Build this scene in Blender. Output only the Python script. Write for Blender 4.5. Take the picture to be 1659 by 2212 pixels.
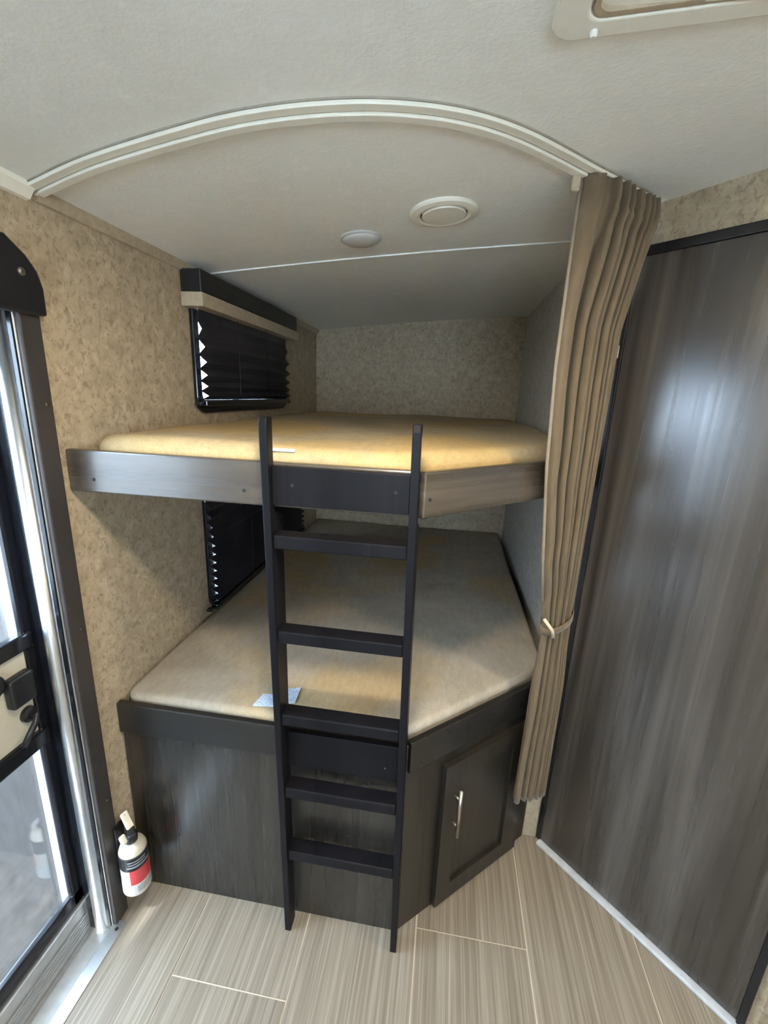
import bpy, bmesh, math, random
from mathutils import Vector, Matrix
random.seed(7)
scene = bpy.context.scene
for o in list(bpy.data.objects):
    bpy.data.objects.remove(o)
COL = scene.collection

# ------------------------------------------------------------------ camera
F_PX, W_PX = 950.78, 1659.0
cam_d = bpy.data.cameras.new('camera')
cam_d.sensor_fit = 'HORIZONTAL'
cam_d.sensor_width = 36.0
cam_d.lens = F_PX * 36.0 / W_PX
cam_d.clip_start = 0.02
cam = bpy.data.objects.new('camera', cam_d)
COL.objects.link(cam)
R = Vector((0.98838, 0.14666, 0.03995))
U = Vector((-0.0761, 0.24992, 0.96527))
Fw = Vector((-0.13158, 0.95709, -0.25818))
m = Matrix((R, U, -Fw)).transposed().to_4x4()
m.translation = Vector((0.90695, -2.99052, 1.61226))
cam.matrix_world = m
scene.camera = cam

# ------------------------------------------------------------------ world, sun, exposure
world = bpy.data.worlds.new('sky')
scene.world = world
world.use_nodes = True
wn = world.node_tree
bg = wn.nodes['Background']
bg.inputs[0].default_value = (0.70, 0.85, 1.0, 1)
bg.inputs[1].default_value = 19.0
sun_d = bpy.data.lights.new('sun', 'SUN')
sun_d.energy = 75.0
sun_d.angle = 0.02
sun_d.color = (1.0, 0.96, 0.9)
sun = bpy.data.objects.new('sun', sun_d)
COL.objects.link(sun)
sun.rotation_euler = Vector((0.12, 0.40, -0.90)).to_track_quat('-Z', 'Y').to_euler()
vs = scene.view_settings
vs.view_transform = 'Standard'
vs.look = 'None'
vs.exposure = 0.75
vs.gamma = 1.0
vs.use_curve_mapping = False


# ------------------------------------------------------------------ helpers
ZC = lambda x: 2.0 + 0.105 * x - 0.02 * x * x          # crowned ceiling


def link(o, parent=None):
    COL.objects.link(o)
    if parent is not None:
        o.parent = parent
        o.matrix_parent_inverse = Matrix.Translation(-parent.location)
    return o


def thing(name, label, cat, loc=(0, 0, 0), group=None):
    o = bpy.data.objects.new(name, None)
    o.empty_display_size = 0.05
    o.location = loc
    o['label'] = label
    o['category'] = cat
    if group:
        o['group'] = group
    return link(o)


def obj(name, bm, mat, parent=None, bevel=0.0, seg=2, smooth=False, label=None):
    bmesh.ops.recalc_face_normals(bm, faces=bm.faces[:])
    me = bpy.data.meshes.new(name)
    bm.to_mesh(me)
    bm.free()
    if mat is not None:
        me.materials.append(mat)
    if smooth:
        for p in me.polygons:
            p.use_smooth = True
    o = bpy.data.objects.new(name, me)
    link(o, parent)
    if bevel > 0:
        b = o.modifiers.new('bevel', 'BEVEL')
        b.width = bevel
        b.segments = seg
        b.limit_method = 'ANGLE'
        b.angle_limit = math.radians(40)
    if label:
        o['label'] = label
    return o


def struct(o, label=None):
    o['kind'] = 'structure'
    if label:
        o['label'] = label
    return o


def box(bm, x0, x1, y0, y1, z0, z1):
    r = bmesh.ops.create_cube(bm, size=1.0)
    for v in r['verts']:
        v.co = Vector(((x0 + x1) / 2 + v.co.x * (x1 - x0), (y0 + y1) / 2 + v.co.y * (y1 - y0),
                       (z0 + z1) / 2 + v.co.z * (z1 - z0)))
    return r['verts']


def bx(*a):
    bm = bmesh.new()
    box(bm, *a)
    return bm


def obox(bm, o, u, v, w, u0, u1, v0, v1, w0, w1):
    """box in the oriented frame o + u*a + v*b + w*c"""
    r = bmesh.ops.create_cube(bm, size=1.0)
    for q in r['verts']:
        a = (u0 + u1) / 2 + q.co.x * (u1 - u0)
        b = (v0 + v1) / 2 + q.co.y * (v1 - v0)
        c = (w0 + w1) / 2 + q.co.z * (w1 - w0)
        q.co = Vector(o) + Vector(u) * a + Vector(v) * b + Vector(w) * c
    return r['verts']


def ob(o, u, v, w, *a):
    bm = bmesh.new()
    obox(bm, o, u, v, w, *a)
    return bm


def prism(bm, pts, f0, f1):
    """closed polygon pts; f0/f1 map a 2D point to the two 3D ends"""
    a = [bm.verts.new(f0(p)) for p in pts]
    b = [bm.verts.new(f1(p)) for p in pts]
    n = len(pts)
    bm.faces.new(a)
    bm.faces.new(b[::-1])
    for i in range(n):
        bm.faces.new((a[i], a[(i + 1) % n], b[(i + 1) % n], b[i]))


def lathe(bm, prof, c, seg=32, axis='Z', cap=True):
    """prof: (r, h) list"""
    rings = []
    for r, h in prof:
        ring = []
        for k in range(seg):
            t = 2 * math.pi * k / seg
            p = (r * math.cos(t), r * math.sin(t), h)
            if axis == 'X':
                p = (p[2], p[0], p[1])
            elif axis == 'Y':
                p = (p[0], p[2], p[1])
            ring.append(bm.verts.new(Vector(c) + Vector(p)))
        rings.append(ring)
    for a, b in zip(rings, rings[1:]):
        for k in range(seg):
            bm.faces.new((a[k], a[(k + 1) % seg], b[(k + 1) % seg], b[k]))
    if cap:
        bm.faces.new(rings[0][::-1])
        bm.faces.new(rings[-1])


def tube(bm, pts, r, seg=10):
    pts = [Vector(p) for p in pts]
    rings = []
    for i, p in enumerate(pts):
        t = (pts[min(i + 1, len(pts) - 1)] - pts[max(i - 1, 0)]).normalized()
        a = t.orthogonal().normalized() if i == 0 else (a - t * a.dot(t)).normalized()
        b = t.cross(a)
        rings.append([bm.verts.new(p + (a * math.cos(2 * math.pi * k / seg) + b * math.sin(2 * math.pi * k / seg)) * r)
                      for k in range(seg)])
    for x, y in zip(rings, rings[1:]):
        for k in range(seg):
            bm.faces.new((x[k], x[(k + 1) % seg], y[(k + 1) % seg], y[k]))
    bm.faces.new(rings[0][::-1])
    bm.faces.new(rings[-1])


def rrect(a0, a1, b0, b1, r, n=6):
    out = []
    for cx, cy, t0 in ((a1 - r, b1 - r, 0), (a0 + r, b1 - r, 90), (a0 + r, b0 + r, 180), (a1 - r, b0 + r, 270)):
        for k in range(n + 1):
            t = math.radians(t0 + 90 * k / n)
            out.append((cx + r * math.cos(t), cy + r * math.sin(t)))
    return out


def ring_prism(bm, outer, inner, f0, f1):
    """frame between two closed outlines with the same point count"""
    n = len(outer)
    A = [bm.verts.new(f0(p)) for p in outer]
    B = [bm.verts.new(f0(p)) for p in inner]
    C = [bm.verts.new(f1(p)) for p in outer]
    D = [bm.verts.new(f1(p)) for p in inner]
    for i in range(n):
        j = (i + 1) % n
        bm.faces.new((A[i], A[j], B[j], B[i]))
        bm.faces.new((C[i], D[i], D[j], C[j]))
        bm.faces.new((A[i], C[i], C[j], A[j]))
        bm.faces.new((B[i], B[j], D[j], D[i]))


# ------------------------------------------------------------------ materials
def new_mat(name):
    mt = bpy.data.materials.new(name)
    mt.use_nodes = True
    nt = mt.node_tree
    return mt, nt, nt.nodes['Principled BSDF']


def N(nt, typ, **kw):
    n = nt.nodes.new(typ)
    for k, v in kw.items():
        setattr(n, k, v)
    return n


def coords(nt, scale=(1, 1, 1), rnd=False, rot=(0, 0, 0)):
    tc = N(nt, 'ShaderNodeTexCoord')
    mp = N(nt, 'ShaderNodeMapping')
    mp.inputs['Scale'].default_value = scale
    mp.inputs['Rotation'].default_value = rot
    nt.links.new(tc.outputs['Object'], mp.inputs['Vector'])
    if rnd:
        oi = N(nt, 'ShaderNodeObjectInfo')
        mul = N(nt, 'ShaderNodeVectorMath', operation='SCALE')
        mul.inputs[0].default_value = (37.0, 53.0, 11.0)
        nt.links.new(oi.outputs['Random'], mul.inputs['Scale'])
        nt.links.new(mul.outputs[0], mp.inputs['Location'])
    return mp.outputs[0]


def noise(nt, vec, scale, detail=4, rough=0.55, dist=0.0):
    n = N(nt, 'ShaderNodeTexNoise')
    n.inputs['Scale'].default_value = scale
    n.inputs['Detail'].default_value = detail
    n.inputs['Roughness'].default_value = rough
    n.inputs['Distortion'].default_value = dist
    nt.links.new(vec, n.inputs['Vector'])
    return n.outputs['Fac']


def ramp(nt, fac, stops):
    r = N(nt, 'ShaderNodeValToRGB')
    e = r.color_ramp.elements
    while len(e) < len(stops):
        e.new(0.5)
    for i, (p, c) in enumerate(stops):
        e[i].position = p
        e[i].color = (c[0], c[1], c[2], 1)
    nt.links.new(fac, r.inputs['Fac'])
    return r.outputs['Color']


def mix(nt, fac, a, b, mode='MIX'):
    n = N(nt, 'ShaderNodeMix', data_type='RGBA', blend_type=mode)
    for sock, v in ((0, fac), (6, a), (7, b)):
        if hasattr(v, 'is_linked') or hasattr(v, 'links'):
            nt.links.new(v, n.inputs[sock])
        elif sock == 0:
            n.inputs[0].default_value = v
        else:
            n.inputs[sock].default_value = (v[0], v[1], v[2], 1)
    return n.outputs[2]


def bump(nt, bsdf, h, strength=0.2, dist=0.01):
    b = N(nt, 'ShaderNodeBump')
    b.inputs['Strength'].default_value = strength
    b.inputs['Distance'].default_value = dist
    nt.links.new(h, b.inputs['Height'])
    nt.links.new(b.outputs[0], bsdf.inputs['Normal'])


def plain(name, col, rough=0.5, metal=0.0, var=0.12, vscale=40, spec=0.5, bmp=0.0):
    mt, nt, b = new_mat(name)
    f = noise(nt, coords(nt), vscale, 3)
    c0 = tuple(c * (1 - var) for c in col)
    c1 = tuple(min(1, c * (1 + var)) for c in col)
    nt.links.new(ramp(nt, f, [(0.3, c0), (0.7, c1)]), b.inputs['Base Color'])
    b.inputs['Roughness'].default_value = rough
    b.inputs['Metallic'].default_value = metal
    b.inputs['Specular IOR Level'].default_value = spec
    if bmp:
        bump(nt, b, f, bmp, 0.002)
    return mt


def wallpaper(name, lo, hi):
    mt, nt, b = new_mat(name)
    v = coords(nt)
    a = noise(nt, v, 22, 6, 0.75, 0.6)
    f = noise(nt, coords(nt, (1, 1, 0.75)), 72, 5, 0.72, 0.8)
    c1 = ramp(nt, a, [(0.32, lo), (0.68, hi)])
    dk = tuple(c * 0.55 for c in lo)
    fl = ramp(nt, f, [(0.38, (1, 1, 1)), (0.48, (0, 0, 0))])
    sp = N(nt, 'ShaderNodeRGBToBW')
    nt.links.new(fl, sp.inputs[0])
    mm = N(nt, 'ShaderNodeMath', operation='MULTIPLY')
    mm.inputs[1].default_value = 0.6
    nt.links.new(sp.outputs[0], mm.inputs[0])
    nt.links.new(mix(nt, mm.outputs[0], c1, dk), b.inputs['Base Color'])
    b.inputs['Roughness'].default_value = 0.6
    b.inputs['Specular IOR Level'].default_value = 0.3
    bump(nt, b, f, 0.12, 0.002)
    return mt


def wood(name, axis, dark, mid, light, rough=0.42, spec=0.5, knots=True, grain=0.85):
    """grey oak laminate with the grain along the given axis"""
    mt, nt, b = new_mat(name)
    sc = [9.0, 9.0, 9.0]
    sc['XYZ'.index(axis)] = 0.55
    rotv = (0, 0, 0)
    v = coords(nt, tuple(sc), rot=rotv)
    fs = [42.0, 42.0, 42.0]
    fs['XYZ'.index(axis)] = 0.55
    vf = coords(nt, tuple(fs))
    big = noise(nt, v, 1.0, 4, 0.55, 0.7 if knots else 0.5)
    fine = noise(nt, vf, 1.5, 2, 0.5, 0.2)
    ks = [3.2, 3.2, 3.2]
    ks['XYZ'.index(axis)] = 0.8
    wv = N(nt, 'ShaderNodeTexWave', wave_type='RINGS', rings_direction=axis)
    wv.inputs['Scale'].default_value = 2.6
    wv.inputs['Distortion'].default_value = 3.0
    wv.inputs['Detail'].default_value = 3.0
    wv.inputs['Detail Scale'].default_value = 1.2
    nt.links.new(coords(nt, tuple(ks)), wv.inputs['Vector'])
    c1 = ramp(nt, big, [(0.28, dark), (0.5, mid), (0.74, light)])
    c2 = ramp(nt, fine, [(0.3, (0.78, 0.78, 0.78)), (0.68, (1.16, 1.16, 1.16))])
    c3 = ramp(nt, wv.outputs['Fac'], [(0.0, (0.8, 0.8, 0.8)), (0.5, (1.1, 1.1, 1.1))])
    c = mix(nt, grain, c1, c2, 'MULTIPLY')
    c = mix(nt, 0.35 if knots else 0.0, c, c3, 'MULTIPLY')
    nt.links.new(c, b.inputs['Base Color'])
    rr = ramp(nt, fine, [(0.3, (rough + 0.05,) * 3), (0.7, (rough - 0.03,) * 3)])
    nt.links.new(rr, b.inputs['Roughness'])
    b.inputs['Specular IOR Level'].default_value = spec
    bump(nt, b, fine, 0.05 if grain > 0.5 else 0.01, 0.001)
    return mt


M = {}
M['wall'] = wallpaper('wallpaper_tan', (0.30, 0.238, 0.163), (0.475, 0.388, 0.275))
M['wallside'] = wallpaper('wallpaper_grey', (0.44, 0.425, 0.39), (0.62, 0.60, 0.56))
mt, nt, b = new_mat('ceiling_vinyl')
f1 = noise(nt, coords(nt), 28, 6, 0.7, 0.4)
f2 = noise(nt, coords(nt), 110, 4, 0.6)
nt.links.new(ramp(nt, f1, [(0.3, (0.80, 0.815, 0.78)), (0.62, (0.84, 0.855, 0.82)), (0.72, (0.90, 0.91, 0.88))]), b.inputs['Base Color'])
b.inputs['Roughness'].default_value = 0.6
ad = N(nt, 'ShaderNodeMath', operation='ADD')
nt.links.new(f1, ad.inputs[0])
nt.links.new(f2, ad.inputs[1])
bump(nt, b, ad.outputs[0], 0.16, 0.006)
M['ceiling'] = mt
M['cream'] = plain('cream_plastic', (0.78, 0.765, 0.675), 0.45, var=0.03)
M['trim'] = plain('tan_trim', (0.40, 0.33, 0.235), 0.5, var=0.12, vscale=60)
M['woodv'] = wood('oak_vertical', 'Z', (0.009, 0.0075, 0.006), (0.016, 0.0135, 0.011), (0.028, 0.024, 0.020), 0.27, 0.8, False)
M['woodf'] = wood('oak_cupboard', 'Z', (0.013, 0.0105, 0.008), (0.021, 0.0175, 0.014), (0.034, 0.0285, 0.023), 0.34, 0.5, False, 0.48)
M['woodd'] = wood('oak_door', 'Z', (0.014, 0.0115, 0.0095), (0.040, 0.034, 0.029), (0.098, 0.086, 0.075), 0.24, 1.0)
M['woodx'] = wood('oak_rail', 'X', (0.026, 0.021, 0.0155), (0.056, 0.045, 0.034), (0.10, 0.084, 0.065), 0.26, 1.0)
M['rim'] = wood('base_rail', 'X', (0.008, 0.0075, 0.007), (0.013, 0.012, 0.011), (0.022, 0.020, 0.018), 0.30, 0.6, False, 0.4)
M['espresso'] = wood('espresso_paint', 'Z', (0.004, 0.004, 0.005), (0.0065, 0.0065, 0.0085), (0.010, 0.0095, 0.012), 0.40, 0.13, False)
M['black'] = plain('black_plastic', (0.008, 0.008, 0.010), 0.38, var=0.2)
M['gloss'] = plain('black_gloss', (0.006, 0.007, 0.010), 0.16, var=0.1)
M['bronze'] = plain('bronze_flange', (0.052, 0.046, 0.044), 0.45, 0.3, var=0.1)
M['alu'] = plain('aluminium', (0.80, 0.83, 0.86), 0.30, 1.0, var=0.04)
M['alub'] = plain('brushed_aluminium', (0.60, 0.62, 0.63), 0.34, 0.9, var=0.08)
M['nickel'] = plain('brushed_nickel', (0.62, 0.57, 0.50), 0.28, 1.0, var=0.05)
M['screw'] = plain('screw_steel', (0.25, 0.24, 0.23), 0.35, 1.0)
M['dark'] = plain('dark_hole', (0.01, 0.009, 0.008), 0.8)
M['white'] = plain('white_plastic', (0.80, 0.79, 0.75), 0.4, var=0.03)
M['ivory'] = plain('ivory_paint', (0.46, 0.42, 0.335), 0.35, var=0.04)
M['lens'] = plain('lamp_lens', (0.50, 0.51, 0.50), 0.6, var=0.03)
M['red'] = plain('red_label', (0.46, 0.045, 0.055), 0.35, var=0.1)
M['print'] = plain('grey_print', (0.23, 0.25, 0.28), 0.5, var=0.4, vscale=220)
M['sill'] = plain('grey_sill', (0.50, 0.53, 0.57), 0.4, var=0.12, vscale=30)
M['grout'] = plain('grout', (0.56, 0.49, 0.40), 0.6, var=0.05)
M['tag'] = plain('care_tag', (0.52, 0.62, 0.78), 0.6, var=0.3, vscale=160)
M['hem'] = plain('hem_cloth', (0.24, 0.20, 0.145), 0.8, var=0.06)
M['shadow_line'] = plain('track_shadow', (0.30, 0.275, 0.225), 0.8)  # shade colour for the painted line beside the track
M['tag2'] = plain('white_tag', (0.46, 0.45, 0.42), 0.7, var=0.1)
M['ply'] = plain('plywood', (0.36, 0.27, 0.17), 0.7, var=0.2)
M['cord'] = plain('tie_cord', (0.62, 0.53, 0.38), 0.6, var=0.1)

# curtain cloth
mt, nt, b = new_mat('curtain_cloth')
f1 = noise(nt, coords(nt, (1, 1, 0.3)), 60, 4)
nt.links.new(ramp(nt, f1, [(0.3, (0.108, 0.075, 0.041)), (0.7, (0.142, 0.102, 0.059))]), b.inputs['Base Color'])
b.inputs['Roughness'].default_value = 0.8
b.inputs['Sheen Weight'].default_value = 0.2
M['curtain'] = mt


# foam mattress: tan cover, yellowed patches
def foam(name, base, hi, yellow, amt):
    mt, nt, b = new_mat(name)
    a = noise(nt, coords(nt), 3.2, 5, 0.6, 0.8)
    s = noise(nt, coords(nt, (1, 1, 1)), 2.3, 3, 0.5, 0.5)
    g = noise(nt, coords(nt, (1.0, 0.35, 1)), 55, 4, 0.7)
    p = noise(nt, coords(nt), 260, 2, 0.5)
    c = ramp(nt, a, [(0.3, base), (0.68, hi)])
    w = ramp(nt, s, [(0.46, (0, 0, 0)), (0.62, (amt, amt, amt))])
    bw = N(nt, 'ShaderNodeRGBToBW')
    nt.links.new(w, bw.inputs[0])
    c = mix(nt, bw.outputs[0], c, yellow)
    c = mix(nt, 0.5, c, ramp(nt, g, [(0.3, (0.78, 0.77, 0.75)), (0.65, (1.1, 1.1, 1.1))]), 'MULTIPLY')
    c = mix(nt, 0.5, c, ramp(nt, p, [(0.3, (0.8, 0.78, 0.75)), (0.6, (1.08, 1.08, 1.08))]), 'MULTIPLY')
    nt.links.new(c, b.inputs['Base Color'])
    b.inputs['Roughness'].default_value = 0.85
    b.inputs['Specular IOR Level'].default_value = 0.25
    bump(nt, b, p, 0.15, 0.002)
    return mt


M['foam_up'] = foam('foam_upper', (0.345, 0.285, 0.188), (0.42, 0.352, 0.24), (0.50, 0.345, 0.13), 0.65)
M['foam_lo'] = foam('foam_lower', (0.31, 0.275, 0.225), (0.42, 0.38, 0.32), (0.44, 0.315, 0.15), 0.7)

# floor planks: beige-grey streaks along the plank
mt, nt, b = new_mat('plank_vinyl')
f1 = noise(nt, coords(nt, (120, 1.6, 1), True), 1.0, 3, 0.7, 0.1)
f2 = noise(nt, coords(nt, (26, 0.9, 1), True), 1.0, 4, 0.6, 0.3)
c = ramp(nt, f1, [(0.28, (0.160, 0.130, 0.095)), (0.5, (0.240, 0.204, 0.158)), (0.72, (0.35, 0.310, 0.255))])
c = mix(nt, 0.55, c, ramp(nt, f2, [(0.3, (0.78, 0.78, 0.78)), (0.7, (1.15, 1.15, 1.15))]), 'MULTIPLY')
nt.links.new(c, b.inputs['Base Color'])
b.inputs['Roughness'].default_value = 0.36
b.inputs['Specular IOR Level'].default_value = 0.45
bump(nt, b, f1, 0.08, 0.001)
M['plank'] = mt


# panes: tinted clear sheet with a mirror-like surface
def pane_mat(name, tint, gloss_rough=0.05, facing=0.12):
    mt = bpy.data.materials.new(name)
    mt.use_nodes = True
    nt = mt.node_tree
    nt.nodes.clear()
    out = N(nt, 'ShaderNodeOutputMaterial')
    tr = N(nt, 'ShaderNodeBsdfTransparent')
    tr.inputs[0].default_value = (*tint, 1)
    gl = N(nt, 'ShaderNodeBsdfGlossy')
    gl.inputs['Color'].default_value = (0.9, 0.93, 0.95, 1)
    gl.inputs['Roughness'].default_value = gloss_rough
    fr = N(nt, 'ShaderNodeLayerWeight')
    pw = N(nt, 'ShaderNodeMath', operation='POWER')
    pw.inputs[1].default_value = 3.5
    nt.links.new(fr.outputs['Facing'], pw.inputs[0])
    ad = N(nt, 'ShaderNodeMath', operation='ADD', use_clamp=True)
    ad.inputs[1].default_value = facing
    nt.links.new(pw.outputs[0], ad.inputs[0])
    mx = N(nt, 'ShaderNodeMixShader')
    nt.links.new(ad.outputs[0], mx.inputs[0])
    nt.links.new(tr.outputs[0], mx.inputs[1])
    nt.links.new(gl.outputs[0], mx.inputs[2])
    nt.links.new(mx.outputs[0], out.inputs[0])
    return mt


M['pane'] = pane_mat('door_pane', (0.78, 0.81, 0.84), 0.05, 0.12)
M['glass'] = pane_mat('window_glass', (0.86, 0.89, 0.90), 0.03, 0.03)
mt, nt, b = new_mat('lamp_glow')
b.inputs['Base Color'].default_value = (1, 0.9, 0.75, 1)
b.inputs['Emission Color'].default_value = (1.0, 0.86, 0.66, 1)
b.inputs['Emission Strength'].default_value = 6.0
M['glow'] = mt
M['leaf'] = plain('leaf_paint', (0.014, 0.0142, 0.0145), 0.45, var=0.18, vscale=18)
M['leafglass'] = plain('leaf_frosted', (0.030, 0.034, 0.038), 0.3, var=0.06, vscale=6)
M['gravel'] = plain('gravel', (0.115, 0.13, 0.145), 0.9, var=0.25, vscale=25)
M['asphalt'] = plain('asphalt', (0.010, 0.0102, 0.0105), 0.95, var=0.25, vscale=30, spec=0.03)

# ------------------------------------------------------------------ the room shell
XR, YR = 2.3, -5.5            # far side wall, wall behind the camera
WX = 1.3265                   # partition beside the bunks
P45 = Vector((1.363, -1.600, 0))
D45 = Vector((0.7071, -0.7071, 0))    # along the bathroom wall
N45 = Vector((-0.7071, -0.7071, 0))   # out of it, into the room
UZ = Vector((0, 0, 1))


def wall_holes(bm, ax, t0, t1, a0, a1, b0, b1, holes, top=None):
    """slab t0..t1 thick on axis ax, spanning a (horizontal) and b (height), with rectangular holes"""
    As = sorted({a0, a1, *[h[0] for h in holes], *[h[1] for h in holes]})
    Bs = sorted({b0, b1, *[h[2] for h in holes], *[h[3] for h in holes]})
    for i in range(len(As) - 1):
        for j in range(len(Bs) - 1):
            ca, cb = (As[i] + As[i + 1]) / 2, (Bs[j] + Bs[j + 1]) / 2
            if any(h[0] < ca < h[1] and h[2] < cb < h[3] for h in holes):
                continue
            if ax == 'X':
                box(bm, t0, t1, As[i], As[i + 1], Bs[j], Bs[j + 1])
            else:
                box(bm, As[i], As[i + 1], t0, t1, Bs[j], Bs[j + 1])


DOOR_Y0, DOOR_Y1, DOOR_Z1 = -2.80, -2.105, 1.80
W1 = (-1.455, -0.64, 1.545, 1.90)
W2 = (-1.455, -0.42, 0.765, 1.22)
bm = bmesh.new()
wall_holes(bm, 'X', -0.09, 0.0, YR, 0.0, -0.1, 2.03,
           [(DOOR_Y0, DOOR_Y1, -0.1, DOOR_Z1), W1, W2])
struct(obj('wall_left', bm, M['wall']), 'tan mottled wallpaper wall with the entry door and both bunk windows')
struct(obj('wall_back', bx(-0.09, WX + 0.04, 0.0, 0.05, -0.05, 2.2), M['wall']), 'tan mottled wall at the head of the bunks')
struct(obj('wall_right', bx(WX, WX + 0.035, -1.595, 0.0, -0.05, 2.2), M['wallside']), 'grey mottled partition beside the bunks')
struct(obj('wall_corner', ob(P45, D45, N45, UZ, 0.0, 0.665, -0.035, 0.0, -0.02, 2.2), M['wall']), 'tan wall above and around the diagonal wood door')
C45 = P45 + D45 * 0.665
struct(obj('wall_bathroom', bx(C45.x, XR, C45.y - 0.0, C45.y + 0.04, -0.02, 2.2), M['wall']))
bm = bmesh.new()
wall_holes(bm, 'X', XR, XR + 0.06, YR, C45.y + 0.04, -0.05, 2.2, [(-4.5, -3.8, 1.1, 1.6)])
struct(obj('wall_side', bm, M['wall']))
bm = bmesh.new()
wall_holes(bm, 'Y', YR - 0.06, YR, -0.09, XR + 0.06, -0.05, 2.2, [(0.5, 1.8, 0.95, 1.75)])
struct(obj('wall_front', bm, M['wall']))

# ceiling: crowned sheet with thickness
bm = bmesh.new()
NX = 40
x_at = [-0.09 + (XR + 0.15) * i / NX for i in range(NX + 1)]
lo = [[bm.verts.new((x, y, ZC(x))) for y in (YR - 0.06, 0.05)] for x in x_at]
hi = [[bm.verts.new((x, y, ZC(x) + 0.05)) for y in (YR - 0.06, 0.05)] for x in x_at]
for i in range(NX):
    bm.faces.new((lo[i][0], lo[i][1], lo[i + 1][1], lo[i + 1][0]))
    bm.faces.new((hi[i][0], hi[i + 1][0], hi[i + 1][1], hi[i][1]))
    for k in (0, 1):
        bm.faces.new((lo[i][k], lo[i + 1][k], hi[i + 1][k], hi[i][k]))
for i in (0, NX):
    bm.faces.new((lo[i][0], lo[i][1], hi[i][1], hi[i][0]))
struct(obj('ceiling', bm, M['ceiling'], smooth=False), 'off white textured vinyl ceiling, gently crowned')

# floor with a plank for every visible piece
floor = struct(obj('floor', bx(0.0, XR, YR, 0.0, -0.05, -0.003), M['grout']), 'beige grey wood look plank floor with pale joints')
TW, TL, G = 0.338, 0.676, 0.0045
tiles = {}
offs = {-1: -2.33, 0: -2.55, 1: -2.21, 2: -1.87, 3: -1.976, 4: -2.275, 5: -2.1, 6: -1.9}
for c_ in range(-1, 7):
    x0 = 0.248 + TW * (c_ - 1) + G / 2
    x1 = x0 + TW - G
    x0, x1 = max(x0, 0.0), min(x1, XR)
    if x1 - x0 < 0.02:
        continue
    k = -7
    while True:
        y0 = offs[c_] + TL * k
        k += 1
        y1 = y0 + TL - G
        if y0 > -1.55:
            break
        y0, y1 = max(y0, YR), min(y1, -1.50)
        if y1 - y0 < 0.02:
            continue
        key = (round(x1 - x0, 4), round(y1 - y0, 4))
        if key not in tiles:
            b2 = bx(0, key[0], 0, key[1], -0.004, 0.0)
            me = bpy.data.meshes.new('plank')
            b2.to_mesh(me)
            b2.free()
            me.materials.append(M['plank'])
            tiles[key] = me
        o = bpy.data.objects.new('plank', tiles[key])
        link(o, floor)
        o.location = (x0, y0, 0)

struct(obj('ground_outside', bx(-3.6, -0.35, -30, 30, -0.85, -0.75), M['asphalt']), 'dark asphalt outside the entry door')
struct(obj('ground_far', bx(-60, -3.6, -30, 30, -0.85, -0.75), M['gravel']), 'pale gravel beyond the asphalt outside')

# ------------------------------------------------------------------ trims
# crown strip along the left wall
bm = bmesh.new()
prism(bm, [(0, 1.972), (0.010, 1.974), (0.024, 1.992), (0.024, 2.004), (0, 2.003)],
      lambda p: (p[0], YR, p[1]), lambda p: (p[0], -2.06, p[1]))
struct(obj('trim_1', bm, M['cream']), 'cream crown strip above the entry door')
bm = bmesh.new()
prism(bm, [(0, 1.976), (0.008, 1.978), (0.018, 1.994), (0.018, 2.003), (0, 2.002)],
      lambda p: (p[0], -2.04, p[1]), lambda p: (p[0], 0.0, p[1]))
struct(obj('trim_2', bm, M['trim']), 'tan crown strip above the bunk windows')
# ceiling batten over the seam
bm = bmesh.new()
xs = [WX * i / 20 for i in range(21)]
sec = lambda x: [(x, -1.375, ZC(x) + 0.001), (x, -1.375, ZC(x) - 0.004), (x, -1.361, ZC(x) - 0.004), (x, -1.361, ZC(x) + 0.001)]
rings = [[bm.verts.new(p) for p in sec(x)] for x in xs]
for a, c2 in zip(rings, rings[1:]):
    for k in range(4):
        bm.faces.new((a[k], a[(k + 1) % 4], c2[(k + 1) % 4], c2[k]))
bm.faces.new(rings[0])
bm.faces.new(rings[-1][::-1])
struct(obj('trim_3', bm, M['ceiling']), 'thin cream batten across the ceiling above the bunks')
# corner board between bunk base and the diagonal wall
struct(obj('trim_4', bx(1.302, 1.362, -1.604, -1.592, 0.0, 2.105), M['trim'], bevel=0.002), 'narrow cream corner board behind the curtain')
# corner bead above the door
struct(obj('trim_5', ob(P45, D45, N45, UZ, 0.0, 0.012, 0.0, 0.008, 2.010, 2.12), M['cream'], bevel=0.002), 'cream corner bead beside the curtain heading')
# crown strip above the diagonal wall is not there in the photo; sill under the door
struct(obj('trim_6', ob(P45, D45, N45, UZ, 0.012, 0.64, 0.0, 0.034, 0.0, 0.012), M['sill'], bevel=0.003), 'pale grey floor sill under the diagonal wood door')

# ------------------------------------------------------------------ bathroom door on the diagonal wall
d2 = struct(obj('door_2', ob(P45, D45, N45, UZ, 0.016, 0.628, 0.001, 0.014, 0.014, 1.985), M['woodd'], bevel=0.002),
            'tall grey oak door in a black edge frame on the diagonal wall')
bm = bmesh.new()
obox(bm, P45, D45, N45, UZ, 0.0, 0.645, 0.001, 0.020, 1.985, 2.008)
obj('top_frame', bm, M['black'], d2, bevel=0.002)
obj('frame_edge', ob(P45, D45, N45, UZ, 0.0, 0.016, 0.001, 0.018, 0.012, 1.985), M['black'], d2, bevel=0.002)
obj('frame_edge', ob(P45, D45, N45, UZ, 0.628, 0.645, 0.001, 0.020, 0.012, 1.985), M['black'], d2, bevel=0.002)
obj('catch_plate', ob(P45, D45, N45, UZ, -0.004, 0.008, 0.0185, 0.022, 1.735, 1.768), M['ivory'], d2, bevel=0.001, label='small cream catch plate')

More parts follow.
